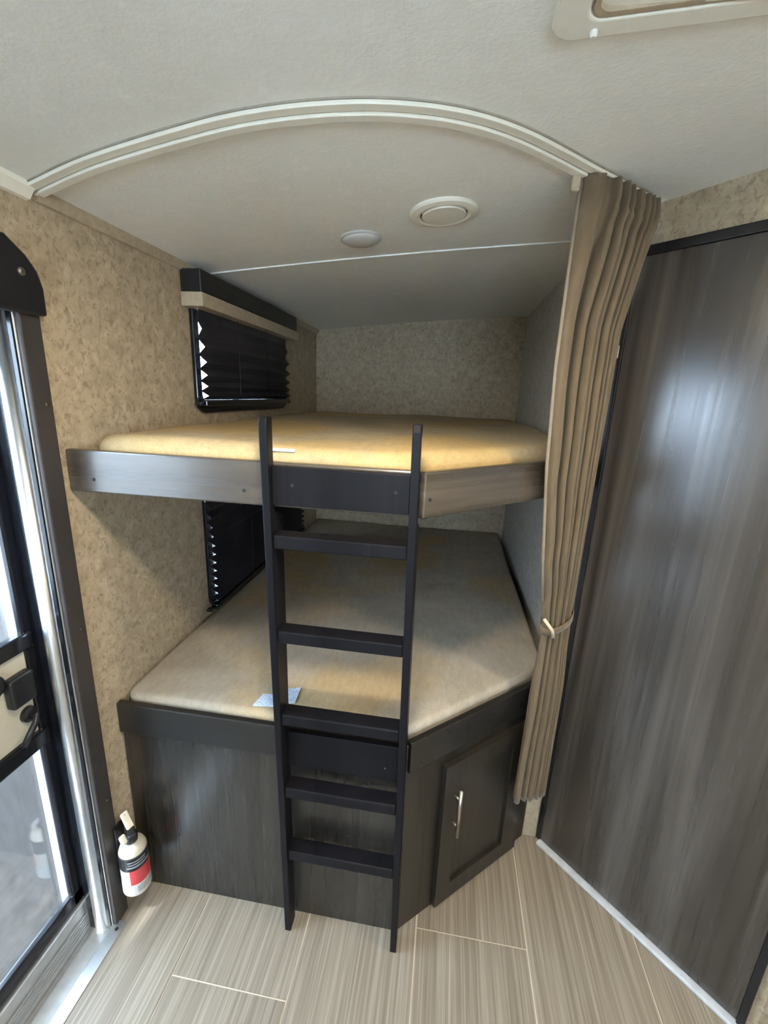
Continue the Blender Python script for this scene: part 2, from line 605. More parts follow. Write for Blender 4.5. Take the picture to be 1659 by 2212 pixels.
# ------------------------------------------------------------------ entry door in the left wall
d1 = struct(obj('door_1', bx(0.0, 0.012, -2.132, -2.080, -0.003, 1.752), M['bronze'], bevel=0.004),
            'entry door with dark casing, bright aluminium jamb and black framed panes')
for zz in (1.56, 1.0, 0.45):
    bm = bmesh.new()
    lathe(bm, [(0.0045, 0.0), (0.0045, 0.002), (0.002, 0.003)], (0.012, -2.098, zz), 12, 'X')
    obj('screw', bm, M['screw'], d1)
# black header piece with a cut corner
bm = bmesh.new()
prism(bm, [(-2.078, 1.745), (-2.078, 1.80), (-2.088, 1.832), (-2.110, 1.858), (-2.150, 1.885), (-2.76, 1.885), (-2.80, 1.858), (-2.82, 1.83), (-2.82, 1.745)],
      lambda p: (0.0, p[0], p[1]), lambda p: (0.03, p[0], p[1]))
h_ = obj('header_cover', bm, M['black'], d1, bevel=0.005, label='black header cover with cut corners')
bm = bmesh.new()
lathe(bm, [(0.008, 0.0), (0.008, 0.003), (0.004, 0.005)], (0.03, -2.128, 1.822), 14, 'X')
obj('screw', bm, M['screw'], h_)
obj('far_casing', bx(0.0, 0.012, -2.83, -2.79, -0.003, 1.752), M['bronze'], d1, bevel=0.003)
# aluminium jamb: flat liner, rounded bead, thin ribs
obj('jamb', bx(-0.11, 0.001, -2.1349, -2.106, -0.09, 1.80), M['alub'], d1, bevel=0.002)
bm = bmesh.new()
tube(bm, [(-0.034, -2.137, -0.05), (-0.034, -2.137, 1.79)], 0.017, 24)
obj('jamb_bead', bm, M['alu'], d1, smooth=True, label='bright polished jamb bead')
obj('jamb_seal', bx(-0.012, -0.001, -2.139, -2.134, -0.02, 1.79), M['gloss'], d1, bevel=0.001)
obj('jamb_seal', bx(-0.076, -0.052, -2.142, -2.134, -0.02, 1.79), M['gloss'], d1, bevel=0.002)
obj('head_jamb', bx(-0.11, 0.001, -2.80, -2.12, 1.775, 1.80), M['alub'], d1)
obj('far_jamb', bx(-0.11, 0.001, -2.80, -2.775, -0.09, 1.80), M['alub'], d1)
# leaf
LX0, LX1 = -0.100, -0.082
stile = obj('stile', bx(LX0, LX1, -2.168, -2.120, 0.10, 1.775), M['gloss'], d1, bevel=0.004)
obj('stile', bx(LX0, LX1, -2.775, -2.735, 0.10, 1.775), M['gloss'], d1, bevel=0.004)
obj('bottom_bar', bx(LX0, LX1, -2.775, -2.120, 0.105, 0.150), M['gloss'], d1, bevel=0.004)
obj('top_bar', bx(LX0, LX1, -2.775, -2.120, 1.735, 1.775), M['gloss'], d1, bevel=0.004)
obj('cross_bar', bx(LX0, LX1 + 0.008, -2.74, -2.150, 0.972, 1.014), M['gloss'], d1, bevel=0.005)
obj('cross_bar', bx(LX0, LX1 + 0.008, -2.74, -2.150, 0.690, 0.735), M['gloss'], d1, bevel=0.005)
obj('upper_pane', bx(-0.093, -0.090, -2.74, -2.164, 1.010, 1.74), M['pane'], d1, label='tinted upper pane')
obj('lower_pane', bx(-0.093, -0.090, -2.74, -2.164, 0.145, 0.70), M['pane'], d1, label='tinted lower pane')
lp = obj('latch_panel', bx(-0.094, -0.089, -2.74, -2.160, 0.732, 0.976), M['ivory'], d1, label='pale panel behind the latch')
bm = bmesh.new()
box(bm, -0.089, -0.062, -2.235, -2.172, 0.845, 0.925)
obj('latch_case', bm, M['black'], lp, bevel=0.008, seg=3)
bm = bmesh.new()
lathe(bm, [(0.030, 0.0), (0.030, 0.012), (0.018, 0.022)], (-0.089, -2.262, 0.925), 24, 'X')
obj('lock_rosette', bm, M['black'], lp, smooth=False)
bm = bmesh.new()
tube(bm, [(-0.085, -2.185, 0.800), (-0.066, -2.185, 0.797), (-0.060, -2.195, 0.785), (-0.060, -2.235, 0.745)], 0.0075, 10)
obj('latch_lever', bm, M['black'], lp, smooth=True)
bm = bmesh.new()
lathe(bm, [(0.020, 0.0), (0.020, 0.010), (0.012, 0.014)], (-0.089, -2.188, 0.800), 20, 'X')
obj('lever_rosette', bm, M['black'], lp)
# the outer door leaf, swung open outside
HO = Vector((-0.135, -2.125, 0))
HU = Vector((-0.97, 0.243, 0))
HN = Vector((-0.243, -0.97, 0))
ol = obj('outer_leaf', ob(HO, HU, HN, UZ, 0.035, 0.66, -0.03, 0.0, 0.02, 1.78), M['leaf'], d1, bevel=0.004, label='grey outer door leaf swung open outside')
obj('hinge_strip', ob(HO, HU, HN, UZ, 0.0, 0.050, -0.028, 0.006, 0.02, 1.78), M['alub'], ol, bevel=0.002)
obj('leaf_window', ob(HO, HU, HN, UZ, 0.14, 0.56, 0.001, 0.006, 1.06, 1.66), M['leafglass'], ol, bevel=0.002, label='pale frosted window of the outer leaf')
# sill below the leaf
sl = struct(obj('trim_7', bx(-0.118, -0.070, -2.78, -2.135, -0.09, 0.104), M['alub'], bevel=0.003),
            'aluminium sill riser below the entry door')
obj('tread', bx(-0.070, 0.004, -2.78, -2.135, -0.05, -0.012), M['alub'], sl, bevel=0.002)
for i in range(5):
    obj('rib', bx(-0.068, -0.0655, -2.78, -2.15, 0.012 + 0.011 * i, 0.016 + 0.011 * i), M['alub'], sl)
obj('floor_flange', bx(-0.002, 0.036, -2.80, -2.118, -0.003, 0.003), M['alub'], sl, bevel=0.001)
bm = bmesh.new()
lathe(bm, [(0.005, 0.0), (0.005, 0.0015), (0.002, 0.002)], (0.020, -2.142, 0.003), 12)
obj('screw', bm, M['dark'], sl)


# ------------------------------------------------------------------ bunk windows with pleated blinds
def bunk_window(n, w, label):
    y0, y1, z0, z1 = w
    bm2 = bmesh.new()
    ring_prism(bm2, rrect(y0 - 0.030, y1 + 0.030, z0 - 0.026, z1 + 0.026, 0.055),
               rrect(y0 + 0.003, y1 - 0.003, z0 + 0.012, z1 - 0.012, 0.035),
               lambda p: (0.0005, p[0], p[1]), lambda p: (0.016, p[0], p[1]))
    f = struct(obj('window_%d' % n, bm2, M['gloss'], bevel=0.004), label)
    bm3 = bmesh.new()
    ring_prism(bm3, rrect(y0, y1, z0, z1, 0.03), rrect(y0 + 0.003, y1 - 0.003, z0 + 0.012, z1 - 0.012, 0.03),
               lambda p: (-0.088, p[0], p[1]), lambda p: (0.0, p[0], p[1]))
    obj('liner', bm3, M['black'], f)
    obj('pane', bx(-0.062, -0.058, y0 + 0.001, y1 - 0.001, z0 + 0.001, z1 - 0.001), M['glass'], f)
    obj('meeting_bar', bx(-0.068, -0.052, (y0 + y1) / 2 - 0.012, (y0 + y1) / 2 + 0.012, z0 + 0.002, z1 - 0.002), M['black'], f)
    return f


bunk_window(1, W1, 'black framed bunk window with round corners over the upper mattress')
bunk_window(2, W2, 'black framed bunk window with round corners over the lower mattress')


def blind(label, y0, y1, zbot, ztop, vtop, pitch0, pitch1, brackets=True):
    t = thing('pleated_blind', label, 'blind', (0.03, (y0 + y1) / 2, zbot), 'pleated blinds on the bunk windows')
    # pleated cloth: zigzag profile, thin
    zs = [zbot + 0.022]
    while zs[-1] < ztop:
        f = (zs[-1] - zbot) / (ztop - zbot)
        zs.append(zs[-1] + (pitch0 + (pitch1 - pitch0) * f) / 2)
    zs[-1] = ztop
    bm = bmesh.new()
    prev = None
    for k, z in enumerate(zs):
        f = (z - zbot) / (ztop - zbot)
        dep = 0.030 - 0.020 * max(0, f - 0.55) / 0.45
        x = 0.019 + (dep if k % 2 else 0.0)
        row = []
        for x_ in (x, x + 0.0015):
            for y in (y0 + 0.006, y1 - 0.006):
                row.append(bm.verts.new((x_, y, z)))
        if prev:
            a, c = prev, row
            bm.faces.new((a[0], a[1], c[1], c[0]))
            bm.faces.new((a[2], c[2], c[3], a[3]))
            bm.faces.new((a[0], c[0], c[2], a[2]))
            bm.faces.new((a[1], a[3], c[3], c[1]))
        prev = row
    obj('pleated_cloth', bm, M['shade'], t)
    obj('bottom_bar', bx(0.018, 0.046, y0 - 0.002, y1 + 0.002, zbot, zbot + 0.022), M['gloss'], t, bevel=0.004)
    bm = bmesh.new()
    box(bm, 0.001, 0.074, y0 - 0.045, y1 + 0.04, ztop + 0.044, vtop)
    v = obj('valance', bm, M['black'], t, bevel=0.004, label='black valance box')
    bm = bmesh.new()
    box(bm, 0.001, 0.078, y0 - 0.049, y1 + 0.044, ztop, ztop + 0.044)
    obj('fabric_band', bm, M['trim'], v, bevel=0.003, label='tan band along the valance')
    for yc in (y0 + 0.3 * (y1 - y0), y0 + 0.62 * (y1 - y0)):
        bm = bmesh.new()
        tube(bm, [(0.0515, yc, zbot + 0.02), (0.0515, yc, ztop + 0.01)], 0.0012, 6)
        obj('lift_cord', bm, M['black'], t)
    if brackets:
        for y in (y0 - 0.022, y1 + 0.018):
            bm = bmesh.new()
            box(bm, 0.0165, 0.040, y - 0.012, y + 0.012, zbot + 0.004, zbot + 0.014)
            obj('hold_down', bm, M['black'], t, bevel=0.002)
    return t


mt, nt, b = new_mat('shade_cloth')
f1 = noise(nt, coords(nt, (1, 1, 1)), 9, 3, 0.5)
nt.links.new(ramp(nt, f1, [(0.3, (0.014, 0.014, 0.020)), (0.7, (0.034, 0.032, 0.040))]), b.inputs['Base Color'])
b.inputs['Roughness'].default_value = 0.5
M['shade'] = mt
blind('black pleated blind with a tan valance band, drawn down above the upper mattress', -1.478, -0.635, 1.545, 1.868, 1.982, 0.026, 0.075)
blind('black pleated blind with narrow folds, behind the ladder under the upper bunk', -1.496, -0.41, 0.752, 1.22, 1.335, 0.030, 0.040)

# ------------------------------------------------------------------ lower bunk base
A = Vector((0.861, -1.999, 0))
E_ = Vector((1.300, -1.608, 0))
T = (E_ - A).normalized()
L_ = (E_ - A).length
NB = Vector((T.y, -T.x, 0))           # out of the angled face
base = thing('lower_bunk', 'dark oak bunk base with an angled cupboard front, under the lower mattress', 'bed base', (0.6, -1.2, 0))
obj('front_panel', bx(0.004, 0.861, -1.999, -1.985, 0.0, 0.606), M['woodv'], base, bevel=0.001)
ap = ob(A, T, NB, UZ, 0.0, L_, -0.014, 0.0, 0.0, 0.606)
obj('angled_panel', ap, M['woodf'], base)
bm = bmesh.new()
prism(bm, [(0.002, -2.010), (0.866, -2.010), (0.852, -1.990), (0.002, -1.990)], lambda p: (p[0], p[1], 0.604), lambda p: (p[0], p[1], 0.706))
obj('front_rail', bm, M['rim'], base, bevel=0.003)
bm = bmesh.new()
obox(bm, A, T, NB, UZ, 0.006, L_, -0.010, 0.010, 0.604, 0.706)
obj('angled_rail', bm, M['rim'], base, bevel=0.003)
bm = bmesh.new()
plat = [(0.004, -1.986), (0.846, -1.986), (1.288, -1.600), (1.322, -1.585), (1.322, -0.004), (0.004, -0.004)]
prism(bm, plat, lambda p: (p[0], p[1], 0.607), lambda p: (p[0], p[1], 0.622))
obj('platform', bm, M['ply'], base)
# cupboard door on the angled face
DS0, DS1, DZ0, DZ1 = 0.138, 0.520, 0.012, 0.566
PS0, PS1, PZ0, PZ1 = 0.198, 0.440, 0.078, 0.500
bm = bmesh.new()
ring_prism(bm, [(DS0, DZ0), (DS1, DZ0), (DS1, DZ1), (DS0, DZ1)], [(PS0, PZ0), (PS1, PZ0), (PS1, PZ1), (PS0, PZ1)],
           lambda p: A + T * p[0] + NB * 0.002 + UZ * p[1], lambda p: A + T * p[0] + NB * 0.020 + UZ * p[1])
cd = obj('cupboard_door', bm, M['woodf'], base)
obj('door_panel', ob(A, T, NB, UZ, PS0 + 0.0005, PS1 - 0.0005, 0.002, 0.010, PZ0 + 0.0005, PZ1 - 0.0005), M['woodf'], cd)
bm = bmesh.new()
hp = lambda s, n, z: A + T * s + NB * n + UZ * z
tube(bm, [hp(0.178, 0.047, 0.312), hp(0.178, 0.047, 0.488)], 0.006, 14)
for z in (0.350, 0.450):
    tube(bm, [hp(0.178, 0.019, z), hp(0.178, 0.046, z)], 0.004, 10)
obj('handle', bm, M['nickel'], cd, smooth=True, label='brushed nickel bar handle')

# ------------------------------------------------------------------ upper bunk
ub = thing('upper_bunk', 'grey oak upper bunk shelf with an angled right corner, over the lower bunk', 'bunk', (0.6, -1.2, 1.355))
bm = bmesh.new()
prism(bm, [(0.002, -2.058), (0.850, -2.058), (0.836, -2.036), (0.002, -2.036)], lambda p: (p[0], p[1], 1.353), lambda p: (p[0], p[1], 1.456))
fr_ = obj('front_rail', bm, M['woodx'], ub, bevel=0.004)
B0 = Vector((0.848, -2.0575, 0))
TU = Vector((0.7071, 0.7071, 0))
NU = Vector((0.7071, -0.7071, 0))
bm = bmesh.new()
obox(bm, (0, 0, 0), (1, 0, 0), (0, 1, 0), (0, 0, 1), 0.002, 0.66, -0.022, 0.0, 1.353, 1.456)
ar_ = obj('angled_rail', bm, M['woodx'], ub, bevel=0.004)
ar_.matrix_parent_inverse = Matrix.Translation(-ub.location)
ar_.location = (B0.x, B0.y, 0)
ar_.rotation_euler = (0, 0, math.radians(45))
bm = bmesh.new()
up = [(0.004, -2.034), (0.838, -2.034), (1.286, -1.590), (1.322, -1.585), (1.322, -0.004), (0.004, -0.004)]
prism(bm, up, lambda p: (p[0], p[1], 1.358), lambda p: (p[0], p[1], 1.372))
obj('platform', bm, M['ply'], ub)


def screw(parent, p, axis, mat='dark', r=0.0045):
    bm = bmesh.new()
    lathe(bm, [(r, 0.0), (r, -0.0008), (r * 0.4, -0.0012)], p, 12, axis)
    return obj('screw', bm, M[mat], parent)


for x in (0.070, 0.452):
    screw(fr_, (x, -2.0578, 1.386), 'Y')
bm = bmesh.new()
lathe(bm, [(0.0045, 0.0), (0.0045, 0.001), (0.002, 0.0012)], (0, 0, 0), 12)
so = obj('screw', bm, M['dark'], None)
so.parent = ar_
so.matrix_parent_inverse = Matrix.Identity(4)
so.location = (0.020, -0.0222, 1.396)
so.rotation_euler = (math.radians(90), 0, 0)


# ------------------------------------------------------------------ mattresses
def mattress(name, label, pts, z0, z1, r, mat, corner_r, amp):
    """rounded slab over the outline pts; corner_r rounds the outline"""
    n = len(pts)
    out = []
    for i in range(n):
        p0, p1, p2 = Vector(pts[i - 1]), Vector(pts[i]), Vector(pts[(i + 1) % n])
        a, c = (p0 - p1).normalized(), (p2 - p1).normalized()
        q0, q2 = p1 + a * corner_r[i], p1 + c * corner_r[i]
        for k in range(7):
            t = k / 6
            out.append((1 - t) ** 2 * q0 + 2 * t * (1 - t) * p1 + t * t * q2)
    # resample densely
    dense = []
    for i in range(len(out)):
        a, c = out[i], out[(i + 1) % len(out)]
        k = max(1, int((c - a).length / 0.05))
        for j in range(k):
            dense.append(a.lerp(c, j / k))
    cen = Vector((0.62, -1.0))
    prof = [(0.0, z0)] + [(0.0, z0 + 0.01)]
    steps = 6
    m_ = len(dense)
    nrm = []
    for i in range(m_):
        t = (dense[(i + 1) % m_] - dense[i - 1]).normalized()
        nrm.append(Vector((-t.y, t.x)) if Vector((-t.y, t.x)).dot(cen - dense[i]) > 0 else Vector((t.y, -t.x)))
    levels = [(0.012, z0), (0.0, z0 + 0.012), (0.0, z1 - r)]
    for k in range(1, steps + 1):
        t = math.radians(90 * k / steps)
        levels.append((r * (1 - math.cos(t)), z1 - r + r * math.sin(t)))
    rnd = random.Random(len(label))
    ph = [rnd.uniform(0, 6.28) for _ in range(6)]

    def wob(p):
        return amp * (math.sin(p.x * 5.1 + ph[0]) * math.sin(p.y * 4.3 + ph[1]) + 0.5 * math.sin(p.x * 11 + ph[2] + p.y * 7))
    bm = bmesh.new()
    rings = []
    for ins, z in levels:
        f = (z - z0) / (z1 - z0)
        rings.append([bm.verts.new((*(dense[i] + nrm[i] * ins), z + f * wob(dense[i]))) for i in range(m_)])
    # top surface: shrink rings to the centre
    for s in (0.97, 0.92, 0.86, 0.79, 0.71, 0.62, 0.52, 0.42, 0.32, 0.22, 0.12):
        row = []
        for i in range(m_):
            e = dense[i] + nrm[i] * r
            p = cen + (e - cen) * s
            row.append(bm.verts.new((*p, z1 + wob(p))))
        rings.append(row)
    for a, c in zip(rings, rings[1:]):
        for k in range(m_):
            bm.faces.new((a[k], a[(k + 1) % m_], c[(k + 1) % m_], c[k]))
    bm.faces.new(rings[0][::-1])
    cv = bm.verts.new((*cen, z1 + wob(cen)))
    for k in range(m_):
        bm.faces.new((rings[-1][k], rings[-1][(k + 1) % m_], cv))
    t = thing(name, label, 'mattress', (0.62, -1.0, z0))
    obj('foam_slab', bm, mat, t, smooth=True)
    return t


ml = mattress('mattress', 'thin greyish tan foam mattress with yellowed front edge, on the lower bunk base',
              [(0.006, -1.984), (0.842, -1.984), (1.275, -1.602), (1.296, -1.52), (1.296, -0.012), (0.006, -0.012)],
              0.6225, 0.722, 0.020, M['foam_lo'], [0.05, 0.06, 0.040, 0.035, 0.025, 0.025], 0.0025)
mu = mattress('mattress', 'yellow tan foam mattress with thick rounded edge, on the upper bunk',
              [(0.030, -2.026), (0.826, -2.026), (1.262, -1.595), (1.318, -1.545), (1.318, -0.012), (0.006, -0.012)],
              1.3725, 1.488, 0.045, M['foam_up'], [0.07, 0.07, 0.030, 0.035, 0.05, 0.05], 0.004)
bm = bmesh.new()
for q in (((0.405, -1.965), (0.470, -1.955), (0.475, -1.905), (0.415, -1.912)),
          ((0.468, -1.950), (0.520, -1.930), (0.515, -1.860), (0.480, -1.875))):
    prism(bm, q, lambda p: (p[0], p[1], 0.7235), lambda p: (p[0], p[1], 0.7275))
obj('care_tag', bm, M['tag'], ml, label='pale blue printed care tag')
bm = bmesh.new()
obox(bm, (0.525, -2.0135, 1.4775), (1, 0, 0), (0, 0.7, 0.714), (0, -0.714, 0.7), -0.035, 0.035, -0.004, 0.004, -0.001, 0.002)
obj('care_tag', bm, M['tag2'], mu, label='small white tag at the front edge')

# ------------------------------------------------------------------ ladder
lad = thing('bunk_ladder', 'black brown wooden ladder with five rungs, fixed to both bunk fronts', 'ladder', (0.69, -2.03, 0))
SH = lambda z: 0.016 * (1 - z / 1.55)        # slight sideways lean
FY = lambda z: -2.056 - 0.040 * z / 1.55     # front edge line


def side_rail(x0):
    prof = [(-2.014, 0.0), (-2.056, 0.0), (FY(1.54), 1.54), (FY(1.54) + 0.004, 1.556), (-2.062, 1.556), (-2.062, 1.345), (-2.014, 1.325)]
    bm = bmesh.new()
    prism(bm, prof, lambda p: (x0 + SH(p[1]), p[0], p[1]), lambda p: (x0 + 0.0185 + SH(p[1]), p[0], p[1]))
    return bm


XL, XRR = 0.5075, 0.8345
obj('side_rail', side_rail(XL), M['espresso'], lad, bevel=0.0025)
obj('side_rail', side_rail(XRR), M['espresso'], lad, bevel=0.0025)
for zt in (1.293, 1.046, 0.801, 0.558, 0.325):
    f = FY(zt) + 0.006
    bm = bmesh.new()
    prism(bm, [(f, zt), (f, zt - 0.033), (f + 0.046, zt - 0.033), (f + 0.046, zt)],
          lambda p: (XL + 0.0185 + SH(p[1]), p[0], p[1]), lambda p: (XRR + SH(p[1]), p[0], p[1]))
    obj('rung', bm, M['espresso'], lad, bevel=0.0035)
b1 = obj('mounting_board', bx(XL + 0.020, XRR + 0.001, -2.076, -2.0585, 1.362, 1.450), M['espresso'], lad, bevel=0.002)
b2_ = obj('mounting_board', bx(XL + 0.028, XRR + 0.008, -2.028, -2.0105, 0.598, 0.712), M['espresso'], lad, bevel=0.002)
for x in (0.575, 0.805):
    screw(b1, (x, -2.0762, 1.410), 'Y', 'dark', 0.004)
screw(b2_, (0.806, -2.0282, 0.640), 'Y', 'screw', 0.003)

# ------------------------------------------------------------------ ceiling fittings
zl_ = ZC(0.607)
cl = thing('dome_light', 'small round white dome light on the ceiling over the bunk', 'light', (0.607, -1.552, zl_))
tilt = -math.atan(0.105 - 0.04 * 0.6)


def tilt_about(o, c, ang):
    mtx = Matrix.Translation(Vector(c)) @ Matrix.Rotation(ang, 4, 'Y') @ Matrix.Translation(-Vector(c))
    o.data.transform(mtx)


bm = bmesh.new()
lathe(bm, [(0.062, 0.002), (0.062, -0.004), (0.058, -0.006)], (0.607, -1.552, zl_), 36)
o = obj('base_ring', bm, M['lens'], cl)
tilt_about(o, (0.607, -1.552, zl_), tilt)
bm = bmesh.new()
lathe(bm, [(0.057, -0.004), (0.055, -0.009), (0.046, -0.014), (0.030, -0.018), (0.010, -0.020)], (0.607, -1.552, zl_), 36)
o = obj('dome_lens', bm, M['lens'], cl, smooth=True)
tilt_about(o, (0.607, -1.552, zl_), tilt)

cc = (0.851, -1.684, ZC(0.851))
sp = thing('ceiling_air_vent', 'round cream air vent with a flat centre disc on the ceiling over the bunk', 'air vent', cc)
bm = bmesh.new()
lathe(bm, [(0.088, 0.002), (0.088, -0.003), (0.084, -0.008), (0.070, -0.011), (0.062, -0.009), (0.060, 0.001)], cc, 48, cap=False)
o = obj('flange_ring', bm, M['cream'], sp)
tilt_about(o, cc, tilt)
bm = bmesh.new()
lathe(bm, [(0.060, 0.0), (0.060, -0.0015), (0.0585, -0.0015), (0.0585, 0.0)], cc, 48)
o = obj('shadow_gap', bm, M['dark'], sp)
tilt_about(o, cc, tilt)
bm = bmesh.new()
lathe(bm, [(0.0565, -0.002), (0.0565, -0.010), (0.055, -0.012), (0.01, -0.013)], cc, 48)
o = obj('centre_disc', bm, M['cream'], sp)
tilt_about(o, cc, tilt)

# roof vent frame near the track
VX0, VX1, VY0, VY1 = 0.998, 1.400, -2.635, -2.233
vz = ZC(1.2)
vt = thing('roof_vent', 'square cream roof vent frame with rounded corners on the ceiling', 'roof vent', (1.2, -2.43, vz))
sl_ = 0.105 - 0.04 * 1.2
vzf = lambda p, dz: (p[0], p[1], vz + sl_ * (p[0] - 1.2) + dz)
bm = bmesh.new()
ring_prism(bm, rrect(VX0, VX1, VY0, VY1, 0.030), rrect(VX0 + 0.042, VX1 - 0.042, VY0 + 0.03, VY1 - 0.030, 0.022),
           lambda p: vzf(p, 0.004), lambda p: vzf(p, -0.010))
obj('garnish_frame', bm, M['cream'], vt, bevel=0.004, seg=3)
bm = bmesh.new()
ring_prism(bm, rrect(VX0 + 0.045, VX1 - 0.045, VY0 + 0.033, VY1 - 0.033, 0.02), rrect(VX0 + 0.052, VX1 - 0.052, VY0 + 0.040, VY1 - 0.040, 0.018),
           lambda p: vzf(p, -0.003), lambda p: vzf(p, -0.009))
obj('screen_rim', bm, M['trim'], vt)
obj('screen', bx(VX0 + 0.048, VX1 - 0.048, VY0 + 0.036, VY1 - 0.036, vz - 0.0105, vz - 0.0095), M['cream'], vt)
bm = bmesh.new()
lathe(bm, [(0.005, 0.0), (0.005, -0.004), (0.003, -0.007)], vzf((1.054, -2.246), -0.010), 14)
obj('screw', bm, M['white'], vt)


# ------------------------------------------------------------------ curved curtain track on the ceiling
def catmull(pts, k=10):
    out = []
    P_ = [pts[0]] + pts + [pts[-1]]
    for i in range(1, len(P_) - 2):
        p0, p1, p2, p3 = [Vector(q) for q in P_[i - 1:i + 3]]
        for j in range(k):
            t = j / k
            out.append(0.5 * ((2 * p1) + (-p0 + p2) * t + (2 * p0 - 5 * p1 + 4 * p2 - p3) * t * t + (-p0 + 3 * p1 - 3 * p2 + p3) * t ** 3))
    out.append(Vector(pts[-1]))
    return out


track_pts = [(0.004, -2.045), (0.20, -2.103), (0.43, -2.145), (0.548, -2.157), (0.666, -2.152), (0.776, -2.130),
             (0.89, -2.082), (1.001, -2.000), (1.148, -1.855), (1.235, -1.770), (1.318, -1.688)]
TP = catmull(track_pts, 10)


def strip(bm, path, o0, o1, d0, d1):
    """band of offsets o0..o1 across the path, depths d0..d1 below the ceiling"""
    rings = []
    for i, p in enumerate(path):
        t = (path[min(i + 1, len(path) - 1)] - path[max(i - 1, 0)]).normalized()
        nn = Vector((t.y, -t.x))
        ring = []
        for o_, dd in ((o0, d0), (o0, d1), (o1, d1), (o1, d0)):
            q = p + nn * o_
            ring.append(bm.verts.new((max(q.x, 0.002), q.y, ZC(q.x) - dd)))
        rings.append(ring)
    for a, c in zip(rings, rings[1:]):
        for k in range(4):
            bm.faces.new((a[k], a[(k + 1) % 4], c[(k + 1) % 4], c[k]))
    bm.faces.new(rings[0])
    bm.faces.new(rings[-1][::-1])


ct = thing('curtain_track', 'curved cream curtain track sweeping across the ceiling from the wall to the curtain', 'curtain track', (0.6, -2.15, ZC(0.6)))
bm = bmesh.new()
strip(bm, TP, 0.002, 0.021, -0.001, 0.009)
obj('outer_lip', bm, M['cream'], ct, bevel=0.0015)
bm = bmesh.new()
strip(bm, TP, -0.019, -0.001, -0.001, 0.013)
obj('inner_lip', bm, M['cream'], ct, bevel=0.0015)
bm = bmesh.new()
strip(bm, TP, -0.0012, 0.0022, -0.001, 0.004)
obj('groove', bm, M['trim'], ct)

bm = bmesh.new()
strip(bm, TP, 0.0212, 0.0236, -0.001, 0.003)  # thin darker strip, painted shadow along the track's outer edge
obj('edge_shadow', bm, M['shadow_line'], ct)

# ------------------------------------------------------------------ gathered curtain
cu = thing('curtain', 'tan cloth curtain gathered beside the bunks and tied back', 'curtain', (1.25, -1.73, 0.3))
levels = [  # z, left end, right end (x, y), fold amplitude
    (2.088, (1.152, -1.835), (1.352, -1.655), 0.017),
    (2.055, (1.152, -1.832), (1.356, -1.650), 0.022),
    (2.005, (1.150, -1.830), (1.350, -1.648), 0.014),
    (1.950, (1.150, -1.830), (1.342, -1.645), 0.022),
    (1.700, (1.150, -1.829), (1.338, -1.646), 0.024),
    (1.450, (1.164, -1.818), (1.333, -1.652), 0.024),
    (1.200, (1.193, -1.786), (1.330, -1.652), 0.022),
    (1.050, (1.216, -1.760), (1.330, -1.652), 0.018),
    (0.960, (1.228, -1.748), (1.330, -1.654), 0.014),
    (0.900, (1.226, -1.752), (1.332, -1.654), 0.016),
    (0.700, (1.218, -1.764), (1.336, -1.660), 0.021),
    (0.450, (1.210, -1.778), (1.338, -1.662), 0.018),
    (0.310, (1.206, -1.786), (1.338, -1.664), 0.018)]


def lev(z):
    for a, c in zip(levels, levels[1:]):
        if c[0] <= z <= a[0]:
            t = (a[0] - z) / (a[0] - c[0])
            t = t * t * (3 - 2 * t)
            l = Vector(a[1]).lerp(Vector(c[1]), t)
            r = Vector(a[2]).lerp(Vector(c[2]), t)
            return l, r, a[3] + (c[3] - a[3]) * t
    return Vector(levels[-1][1]), Vector(levels[-1][2]), levels[-1][3]


NF, NUU = 8, 288
rnd = random.Random(3)
fold_w = [rnd.uniform(0.55, 1.4) for _ in range(NF)]
fold_w[0] = 1.9
cum = [0]
for w in fold_w:
    cum.append(cum[-1] + w)
cum = [c / cum[-1] for c in cum]
fold_a = [rnd.uniform(0.75, 1.25) for _ in range(NF)]


def fold(u, z):
    uu = min(max(u + 0.006 * math.sin(z * 4 + u * 9), 0), 0.9999)
    for i in range(NF):
        if cum[i] <= uu < cum[i + 1]:
            t = (uu - cum[i]) / (cum[i + 1] - cum[i])
            s = math.sin(2 * math.pi * t)
            return fold_a[i] * (math.copysign(abs(s) ** 0.7, s)), -0.10 * (cum[i + 1] - cum[i]) * math.sin(4 * math.pi * t)
    return 0, 0


bm = bmesh.new()
rows = []
zs = [2.088 - 0.012 * i for i in range(12)]
zs += [zs[-1] - (zs[-1] - 0.31) * (i + 1) / 70 for i in range(70)]
for z in zs:
    l, r, amp = lev(z)
    row = []
    for i in range(NUU + 1):
        u = i / NUU
        s, sh = fold(u, z)
        p = l.lerp(r, min(max(u + sh * (1.0 if z < 2.0 else 0.5), -0.02), 1.02))
        if z > 2.03:
            s *= 0.8 + 0.25 * math.sin(u * 60)
        out = 0.036 * min(1, u / 0.12) * min(1, max(0, (z - 1.80) / 0.22))
        q = p + Vector((0.7071, -0.7071)) * (s * amp + out)
        zz = z + (0.070 * (0.5 - u) * max(0, (0.7 - z) / 0.4) if z < 0.7 else 0)
        row.append(bm.verts.new((q.x, q.y, zz)))
    rows.append(row)
for a, c in zip(rows, rows[1:]):
    for k in range(NUU):
        bm.faces.new((a[k], a[k + 1], c[k + 1], c[k]))
o = obj('cloth', bm, M['curtain'], cu, smooth=True)
sd = o.modifiers.new('thickness', 'SOLIDIFY')
sd.thickness = 0.0018
bm = bmesh.new()
tube(bm, [(1.1495, -1.8315, 2.082), (1.149, -1.831, 1.70), (1.162, -1.821, 1.45), (1.191, -1.789, 1.20), (1.214, -1.762, 1.05)], 0.0045, 8)
obj('hem', bm, M['hem'], cu, smooth=True, label='pale stitched leading hem')
